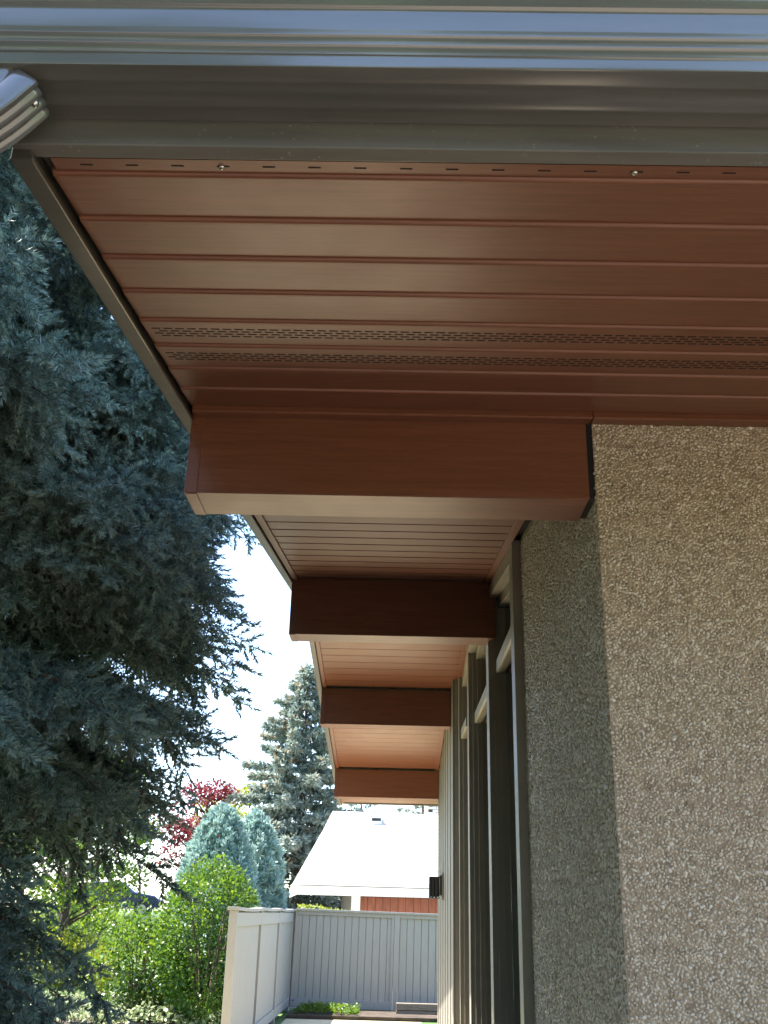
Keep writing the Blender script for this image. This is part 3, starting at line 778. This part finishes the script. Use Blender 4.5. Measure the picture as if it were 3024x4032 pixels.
def wood_np(wd):
    T = []
    for f in wd.f:
        for i in range(1, len(f)-1): T.append((f[0], f[i], f[i+1]))
    return np.array(wd.v), np.array(T)
for n_, i in enumerate(objs):
    o = bpy.data.objects.new('branch_spray', hi_me[n_ % 8]); link(o, tree); o.matrix_local = Matrix(M[i].tolist())
parts = []
for k in range(8):
    s_ = mid[np.arange(len(mid)) % 8 == k]; parts.append(scatter(MIDS[k][0], MIDS[k][1], M[s_], MIDS[k][2], RNG.normal(0, .07, len(s_))))
    a = objs[np.arange(300) % 8 == k]; wood_parts.append(scatter(*wood_np(HI[k][3]), M[a])); wood_parts.append(scatter(*wood_np(MIDS[k][3]), M[s_]))
lo = np.array([i for i in range(len(P)) if i not in hi_set])
for k in range(6):
    s_ = lo[np.arange(len(lo)) % 6 == k]; parts.append(scatter(LO[k][0], LO[k][1], M[s_], LO[k][2], RNG.normal(-.05, .08, len(s_))))
    wood_parts.append(scatter(*wood_np(LO[k][3]), M[s_]))
Ph = np.array([tuple(a[0]) for a in high]); Dh = np.array([tuple(a[1]) for a in high]); Sh = np.array([a[2] for a in high])*1.1
Mh = frames(Ph, Dh, scale=Sh)
for k in range(4):
    s_ = np.arange(len(Mh))[np.arange(len(Mh)) % 4 == k]; parts.append(scatter(XLO[k][0], XLO[k][1], Mh[s_], XLO[k][2]))
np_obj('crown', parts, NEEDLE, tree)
np_obj('twigs', [(v, t, c) for v, t, c in wood_parts], TWIG, tree)
print('near spruce sprays', len(P), 'high', len(Ph), 'inview', int(inview.sum()))

# ------------------------------------------------------------------ other plants
def blade_base(L, wd):
    V = np.array([(0, -wd*.2, 0), (0, wd*.2, 0), (L*.5, wd*.5, L*.06), (L*.5, -wd*.5, L*.06), (L, 0, 0)])
    return V, np.array([(0, 1, 2), (0, 2, 3), (3, 2, 4)]), np.array([0, 0, .05, .05, .1])
LEAFB = blade_base(1, .62); NEEDB = blade_base(1, .22); BLADEB = blade_base(1, .07)
def tuft(seed, n, wd, spread):
    r = np.random.default_rng(seed); d = np.array([1., 0, 0])+r.normal(0, spread, (n, 3)); d[:, 0] = np.abs(d[:, 0])
    V, T, c = blade_base(1, wd); return scatter(V, T, frames(r.normal(0, .08, (n, 3)), d, scale=r.uniform(.7, 1.1, n), roll=r.uniform(0, 6.28, n)), c, r.normal(0, .08, n))
def tint_n(n, mu, sd): return np.clip(RNG.normal(mu, sd, n), 0, 1)
# far spruces
TUFTS = [tuft(s, 9, .30, .55) for s in range(5)]
def far_spruce(loc, H, R, z0, label, seed, dens=1.0, brown=.06, mat=NEEDLE2, trunk=.2, group=None, low=.8, tsc=1.15):
    t = empty('spruce_tree', loc, label, 'tree', group); r = np.random.default_rng(seed)
    m_ = MB(); m_.tube([(0, 0, -.05), (.02, 0, H*.4), (0, 0, H*.98)], [trunk, trunk*.7, .015], 8); m_.build('trunk', BARK, t, smooth=True)
    lb = MB(); pos, dirs, sc_, tn = [], [], [], []
    z = z0; k = 0
    while z < H*.985:
        az = k*2.39996+r.uniform(-.3, .3); f0 = (z-z0)/(H-z0); Lb = R*(1-f0)**low*r.uniform(.78, 1.1)+.08
        n_ = 6; rise = .05+.55*f0; cl = r.normal(0, .09)
        pts = [Vector((math.cos(az)*Lb*q/n_, math.sin(az)*Lb*q/n_, z+Lb*(rise*q/n_-.42*(q/n_)**2+.2*(q/n_)**3))) for q in range(n_+1)]
        lb.tube(pts, [.035*(1-f0)*(1-.8*q/n_)+.006 for q in range(n_+1)], 4)
        m2 = max(3, int(Lb*13*dens))
        for q in range(m2):
            f = .22+.78*(q+r.uniform(0, 1))/m2; i = min(int(f*n_), n_-1); p = pts[i].lerp(pts[i+1], f*n_-i)
            d = (pts[i+1]-pts[i]).normalized(); sd = d.cross(Vector((0, 0, 1))); s = r.choice([-1, 1])
            for e in range(2):
                off = sd*s*(1-f)*.22*Lb*r.uniform(.2, 1.5)+Vector((0, 0, r.uniform(-.12, .03)))
                dd = d*r.uniform(.4, 1)+sd*s*r.uniform(.1, .9)+Vector((0, 0, r.uniform(-.55, .2)))
                pos.append(tuple(p+off)); dirs.append(tuple(dd)); sc_.append(r.uniform(.13, .22)*(1-.35*f0)); s = -s
                tn.append(.95 if r.uniform() < brown*(.3+1.6*f0) else np.clip(.25+.38*f+cl+r.normal(0, .1), 0, .8))
        z += (.075+.05*(1-f0))/dens**.5; k += 1
    lb.build('limbs', TWIG, t)
    M = frames(np.array(pos), np.array(dirs), scale=np.array(sc_)*tsc, roll=r.uniform(0, 6.28, len(pos))); tn = np.array(tn)
    parts = [scatter(V, T, M[k::5], c*.5, tn[k::5]) for k, (V, T, c) in enumerate(TUFTS)]
    np_obj('crown', parts, mat, t); return t
far_spruce((-3.28, 36, 0), 10.15, 3.5, 1.6, 'tall spruce with brown cones at its top beside the pale neighbouring roof', 3, 1.5, .07, tsc=1.75)
far_spruce((1.2, 44, 0), 7.4, 2.6, .8, 'dark spruce behind the ridge of the neighbouring roof', 8, .7, .03)
far_spruce((-1.5, 46, 0), 7.2, 2.6, .8, 'spruce showing low between the cone-tipped spruce and the roof', 9, .7, .03)
# dense pale blue dwarf conifers
def pale_conifer(loc, H, R, label, seed, group=None):
    t = empty('dwarf_conifer', loc, label, 'conifer', group); r = np.random.default_rng(seed)
    m_ = MB(); m_.tube([(0, 0, -.05), (0, 0, H*.9)], [.08, .01], 6); m_.build('trunk', BARK, t)
    n_ = 3800; f = r.uniform(0, 1, n_)**1.25; az = r.uniform(0, 6.283, n_)
    lump = 1+.09*np.sin(az*5+f*17)+.06*np.sin(az*9-f*31)
    rr = R*(1-f**2.8)**.55*lump*r.uniform(.86, 1.02, n_); zz = .1+f*(H-.14)
    pos = np.stack([rr*np.cos(az), rr*np.sin(az), zz], 1)
    d = np.stack([np.cos(az), np.sin(az), .35+1.1*f], 1)+r.normal(0, .28, (n_, 3))
    M = frames(pos-.06*d, d, scale=r.uniform(.085, .14, n_), roll=r.uniform(0, 6.28, n_)); tn = np.clip(r.normal(.5, .16, n_)+2.2*(lump-1), 0, 1)
    TF = [tuft(s+50, 8, .3, .5) for s in range(4)]
    inner_ = n_//3
    np_obj('crown', [scatter(V, T, M[k::4], c, tn[k::4]) for k, (V, T, c) in enumerate(TF)], PALE, t); return t
pale_conifer((-3.02, 18.0, 0), 3.42, .80, 'dense pale blue dwarf conifer right behind the round green shrub', 1)
pale_conifer((-2.68, 19.9, 0), 3.50, .74, 'dense pale blue dwarf conifer farther back, half hidden by its twin', 2)
# leafy shrubs
def shrub(name, loc, size, nl, ls, label, mat, seed, cat='shrub', shell=.5, stems=7, flat=1, tmu=.5, group=None, zc=.5, lumpy=.12):
    t = empty(name, loc, label, cat, group); r = np.random.default_rng(seed)
    st = MB()
    for k in range(stems):
        a = r.uniform(0, 6.283); b = r.uniform(.2, .75)
        p = Vector((math.cos(a)*size[0]*b, math.sin(a)*size[1]*b, size[2]*r.uniform(.7, .95)))
        st.tube([(0.04*math.cos(a), .04*math.sin(a), -.02), (p.x*.45, p.y*.45, p.z*.5), tuple(p)], [.018*size[2]/2+.004, .012*size[2]/2+.003, .003], 5)
    st.build('stems', TWIG, t)
    u = r.normal(size=(nl, 3)); u /= np.linalg.norm(u, axis=1, keepdims=True)
    lump = 1+lumpy*np.sin(4*u[:, 0]+5*u[:, 2]+seed)+lumpy*.8*np.sin(9*u[:, 1]-7*u[:, 2]+2*seed)+lumpy*.6*np.sin(15*u[:, 0]+11*u[:, 1])
    q = r.uniform(shell, 1.0, nl)**.6*lump
    pos = u*q[:, None]*np.array([size[0], size[1], size[2]*(1-zc)])+np.array([0, 0, size[2]*zc]); pos[:, 2] = np.maximum(pos[:, 2], .03)
    d = u+r.normal(0, .75, (nl, 3)); d[:, 2] -= .1
    M = frames(pos, d, scale=ls*r.uniform(.65, 1.25, nl), roll=r.normal(0, .7, nl)); tn = np.clip(r.normal(tmu, .2, nl)+.8*(lump-1), 0, 1)
    V, T, c = LEAFB
    np_obj('leaves', [scatter(V, T, M, c, tn)], mat, t); return t
shrub('round_shrub', (-2.78, 16.3, 0), (.83, .95, 2.38), 12000, .06, 'tall rounded leafy green shrub beside the end of the side fence', LEAF, 4, shell=.62, stems=10, zc=.5, lumpy=.03)
shrub('leafy_shrub', (-3.95, 16.9, 0), (.75, .8, 1.75), 5000, .065, 'looser leafy shrub left of the rounded shrub', LEAF, 6, shell=.2, stems=12, zc=.48)
shrub('leafy_shrub', (-3.35, 17.3, 0), (.5, .4, 1.2), 2600, .06, 'low dark leafy shrub filling the gap below the rounded shrub', LEAF, 9, shell=.2, tmu=.3)
def hedge(name, loc, size, nl, ls, label, mat, seed, tmu=.5):
    t = empty(name, loc, label, 'hedge'); r = np.random.default_rng(seed)
    st = MB()
    for k in range(9):
        x = size[0]*(2*k/8-1)*.9; st.tube([(x, 0, 0), (x+.05, .05, size[2]*.8)], [.02, .006], 5)
    st.build('stems', TWIG, t)
    pos = r.uniform(-1, 1, (nl, 3))*np.array([size[0], size[1], size[2]/2])+np.array([0, 0, size[2]/2])
    pos[:, 2] += .05*np.sin(pos[:, 0]*4+seed)
    M = frames(pos, r.normal(size=(nl, 3))+np.array([0, 0, .5]), scale=ls*r.uniform(.6, 1.2, nl), roll=r.normal(0, .8, nl)); V, T, c = LEAFB
    np_obj('leaves', [scatter(V, T, M, c, tint_n(nl, tmu, .2))], mat, t)
hedge('clipped_hedge', (-1.45, 23, 0), (.62, .4, 1.73), 5000, .06, 'clipped yellow-green hedge top showing over the back fence', LEAFY, 3)
# deciduous trees
def leafy_tree(name, loc, H, R, label, mat, seed, nl=7000, ls=.12, z0=.35, tmu=.5, group=None, trunk=.12, ncl=34):
    t = empty(name, loc, label, 'tree', group); r = np.random.default_rng(seed); m_ = MB(); cl = []
    m_.tube([(0, 0, -.05), (.05, .03, H*.3), (0, 0, H*.6)], [trunk, trunk*.75, trunk*.4], 8)
    for k in range(ncl):
        a = k*2.4+r.uniform(-.4, .4); h = H*(z0+(1-z0)*r.uniform(.05, .95)); f = (h/H-z0)/(1-z0); rr = R*math.sin(math.pi*min(1, .18+.8*f))**.7*r.uniform(.45, 1)
        p = Vector((math.cos(a)*rr, math.sin(a)*rr, h)); b = Vector((0, 0, max(H*.2, h-rr*.7)))
        m_.tube([b, b.lerp(p, .5)+Vector((0, 0, -.05*rr)), p], [trunk*.3, trunk*.2, .01], 5); cl.append(p)
    m_.build('trunk', BARK, t, smooth=True)
    ci = r.integers(0, len(cl), nl); C = np.array([tuple(c) for c in cl]); rs = R*r.uniform(.2, .34, len(cl)); tc = r.normal(0, .1, len(cl))
    u = r.normal(size=(nl, 3)); u /= np.linalg.norm(u, axis=1, keepdims=True); q = r.uniform(.15, 1, nl)**.5
    pos = C[ci]+u*(q*rs[ci])[:, None]*np.array([1.15, 1.15, .75])
    M = frames(pos, u+r.normal(0, .8, (nl, 3)), scale=ls*r.uniform(.6, 1.2, nl), roll=r.normal(0, .8, nl)); V, T, c = LEAFB
    np_obj('leaves', [scatter(V, T, M, c, np.clip(r.normal(tmu, .18, nl)+tc[ci], 0, 1))], mat, t)
leafy_tree('plum_tree', (-6.6, 36, 0), 5.75, 1.75, 'small red-leaved plum tree behind the pale conifers', LEAFR, 2, 5200, .13, .45)
leafy_tree('garden_tree', (-7.6, 24.5, 0), 5.4, 1.9, 'bright green garden tree seen through the gaps of the blue spruce', LEAF, 5, 6000, .12, .3, .75)
leafy_tree('garden_tree', (-10.3, 29, 0), 6.6, 2.4, 'broad green tree across the lawn behind the blue spruce', LEAF, 6, 6500, .14, .3, .55)
leafy_tree('garden_tree', (-14.5, 37, 0), 7.5, 3, 'distant green tree at the foot of the bank', LEAF, 7, 6000, .17, .3, .6)
leafy_tree('garden_tree', (-8.4, 55, 1.2), 6.5, 2.6, 'distant yellow-green tree across the street', LEAFY, 8, 5000, .2, .3, .5)
leafy_tree('garden_tree', (-16, 56, 1.2), 8, 3.2, 'tall distant tree across the street behind the dark car', LEAF, 9, 6000, .22, .3, .6)
leafy_tree('garden_tree', (-21, 52, 1.2), 8, 3.4, 'distant tree farthest along the street', LEAF, 10, 6000, .22, .3, .6)
far_spruce((-3.6, -2.6, 0), 6.5, 1.9, .3, 'second unseen blue-green spruce added farther out to block low sky light', 22, .9, .0, NEEDLE, low=.5)  # another out-of-view tree, added to darken the pebble-dash return
far_spruce((-3.0, 1.25, 0), 6.6, 1.75, .3, 'unseen blue-green spruce added off the gable corner to shade the wall return', 21, 1.5, .0, NEEDLE, low=.5)  # added outside the view to shade the return face and nearby gravel
far_spruce((-9.8, 21.5, 0), 7.2, 1.9, .6, 'green spruce standing on the lawn behind the blue spruce', 15, .9, .02, NEEDLE)
shrub('garden_shrub', (-6.9, 23.4, 0), (1.1, .8, 1.15), 4200, .08, 'low yellow-green shrub on the lawn by the ornamental grass', LEAFY, 12, shell=.3)
shrub('garden_shrub', (-9.4, 33, 0), (1.9, .9, 1.7), 4200, .11, 'wide green shrub at the far side of the lawn', LEAF, 13, shell=.3, tmu=.7)
shrub('garden_shrub', (-5.2, 26.5, 0), (1.1, .9, 1.5), 4200, .085, 'mid green shrub on the lawn behind the pale conifers', LEAF, 14, shell=.3, tmu=.65)
shrub('garden_shrub', (-12.6, 40.6, .9), (2.6, .8, 1.05), 4500, .1, 'clipped sunny shrub in front of the parked dark car', LEAFY, 17, shell=.3, zc=.35)
for k, (x, y, h) in enumerate([(-7.6, -5.5, 8.5), (-3.4, -9.0, 7.6), (2.2, -11, 6.4), (8, -11, 6.0), (-9.0, .5, 9)]):
    leafy_tree('yard_tree', (x, y, 0), h, 2.9, ['broad green tree in the yard facing the gable corner', 'bushy green tree across the lawn facing the eave', 'round green tree across the lawn facing the pebble-dash wall', 'green tree at the far end of the lawn facing the house', 'green tree at the side of the yard beyond the blue spruce'][k], LEAF, 30+k, 5200, .3, .06, .25, ncl=60)
# ornamental grass, iris clump, ground cover, flowers, lawn grass
def blades(name, loc, n_, L, wd, label, cat, mat, seed, spread, tmu, droop=.5, kind=None, rad=.1):
    r = np.random.default_rng(seed); parts = []
    V, T, tn = [], [], []
    for k in range(n_):
        a = r.uniform(0, 6.283); o = np.array([math.cos(a), math.sin(a), 0]); l = L*r.uniform(.6, 1.05); b = o*rad*r.uniform(0, 1); sp = spread*r.uniform(.3, 1)
        sd = np.array([-o[1], o[0], 0])*wd*.5; k0 = len(V); nS = 6
        for q in range(nS+1):
            f = q/nS; p = b+o*l*(sp*f+.5*droop*sp*f**3)+np.array([0, 0, l*(f-droop*.7*f**2.6)]); ww_ = (1-f**2)*.95+.05
            V += [p-sd*ww_, p+sd*ww_]; c = np.clip(r.normal(tmu, .02)+.1*f, 0, 1); tn += [c, c]
        for q in range(nS): i = k0+2*q; T += [(i, i+1, i+3), (i, i+3, i+2)]
    t = empty(name, loc, label, cat); np_obj('blades', [(np.array(V), np.array(T), np.array(tn))], mat, t); return t
blades('ornamental_grass', (-5.35, 20.2, 0), 240, 1.5, .016, 'tall yellow ornamental grass lit by the sun', 'grass', LEAFY, 1, .3, .8, .35)
blades('iris_clump', (-2.72, 17.15, .05), 46, .95, .03, 'clump of long arching green leaves by the side fence', 'plant', GRASSM, 2, .5, .75, .7, rad=.16)
def cover(name, label, x0, x1, y0, y1, n_, ls, h, mat, seed, tmu):
    r = np.random.default_rng(seed); pos = np.stack([r.uniform(x0, x1, n_), r.uniform(y0, y1, n_), np.zeros(n_)], 1)
    pos[:, 2] = .05+h*(.35+.65*(np.sin(pos[:, 0]*5+seed)*np.sin(pos[:, 1]*4.3)*.5+.5))*r.uniform(.2, 1, n_)
    M = frames(pos, r.normal(size=(n_, 3))*[1, 1, .5]+[0, 0, .35], scale=ls*r.uniform(.6, 1.2, n_), roll=r.normal(0, .7, n_)); V, T, c = LEAFB
    o = np_obj(name, [scatter(V, T, M, c, tint_n(n_, tmu, .2))], mat, None); o['label'] = label; return o
cover('ground_cover', 'pale variegated ground cover below the shrubs', -6.1, -2.0, 15.5, 18.6, 6500, .075, .34, LEAFD, 3, .6)
cover('ground_cover', 'low green ground cover at the foot of the back fence', -1.6, -.55, 18.3, 19.2, 1100, .06, .16, LEAF, 4, .6)
g_n = 13000; gx = RNG.uniform(-14, -3.2, g_n); gy = RNG.uniform(16, 30, g_n)
Mg = frames(np.stack([gx, gy, np.zeros(g_n)], 1), RNG.normal(0, .35, (g_n, 3))+[0, 0, 1], scale=RNG.uniform(.05, .11, g_n), roll=RNG.uniform(0, 6.28, g_n))
V, T, c = blade_base(1, .22)
o = np_obj('grass', [scatter(V, T, Mg, c, tint_n(g_n, .6, .2))], GRASSM, None); o['label'] = 'short sunlit lawn grass'
def flower(loc, mat, label, cat, group, r_, npet=5):
    t = empty('flower', loc, label, cat, group)
    MB().tube([(0, 0, -.0), (.01, 0, .12)], [.003, .002], 4).build('stem', GRASSM, t)
    V, T, c = blade_base(1, .7); a = np.arange(npet)*6.283/npet
    M = frames(np.tile([.01, 0, .12], (npet, 1)), np.stack([np.cos(a), np.sin(a), np.full(npet, .5)], 1), scale=np.full(npet, r_))
    np_obj('petals', [scatter(V, T, M, c)], mat, t, None)
for k in range(16):
    flower((RNG.uniform(-4.6, -2.3), RNG.uniform(16.4, 17.6), .22), FLOWY, 'small yellow flower in the pale ground cover', 'flower', 'yellow flowers in the ground cover', .03)
flower((-1.66, 18.4, .13), FLOWP, 'single purple flower in the corner of the two fences', 'flower', None, .05, 6)

# ------------------------------------------------------------------ parked car on the far street
car = empty('parked_car', (-12.1, 45.6, 1.24), 'dark blue car parked on the street, seen through the spruce', 'car')
car.rotation_euler = (0, 0, math.radians(8))
side = [(-2.1, .32), (-2.15, .62), (-2.0, .86), (-1.55, .93), (-.95, 1.36), (.35, 1.42), (1.0, 1.0), (1.85, .86), (2.12, .66), (2.12, .32)]
b = MB()
for yy, sc_ in ((-.86, 1), (-.8, 1), (.8, 1), (.86, 1)):
    inset = .0 if abs(yy) < .85 else .04
    b.v += [(x*(1-inset*.3), yy*(.84 if zz > 1.1 else 1), zz-inset*.4) for x, zz in side]
n = len(side)
for k in range(3):
    for i in range(n): j = (i+1) % n; b.f.append((k*n+i, k*n+j, (k+1)*n+j, (k+1)*n+i))
b.f += [tuple(range(n-1, -1, -1)), tuple(range(3*n, 4*n))]
b.build('body', CARP, car, .04, smooth=False)
for s in (-1, 1):
    gmb = MB(); yy = s*.80
    gmb.extr([(-1.4, .96), (-.92, 1.30), (.3, 1.35), (.85, 1.0)], yy-.06 if s < 0 else yy-.02, yy+.02 if s < 0 else yy+.06, 'y'); gmb.build('side_window', CARGL, car)
rw = MB(); rw.hexa([(-1.62, -.62, .97), (-1.58, -.62, .95), (-1.58, .62, .95), (-1.62, .62, .97), (-1.07, -.58, 1.35), (-1.0, -.58, 1.3), (-1.0, .58, 1.3), (-1.07, .58, 1.35)]); rw.build('rear_window', CARGL, car)
for sx in (-1.3, 1.35):
    for sy in (-.8, .8):
        wh = MB(); wh.tube([(sx, sy-.1, .32), (sx, sy+.1, .32)], .32, 20); wo = wh.build('wheel', TYRE, car, .02)
        MB().tube([(sx, sy-.112, .32), (sx, sy+.112, .32)], .19, 14).build('rim', RIM, wo)
for sy in (-.62, .62): MB().box(-2.175, -2.05, sy-.16, sy+.16, .68, .82).build('tail_light', REDL, car, .02)
for sy in (-.6, .6): MB().box(2.0, 2.14, sy-.16, sy+.16, .62, .74).build('headlight', WHITE, car, .02)
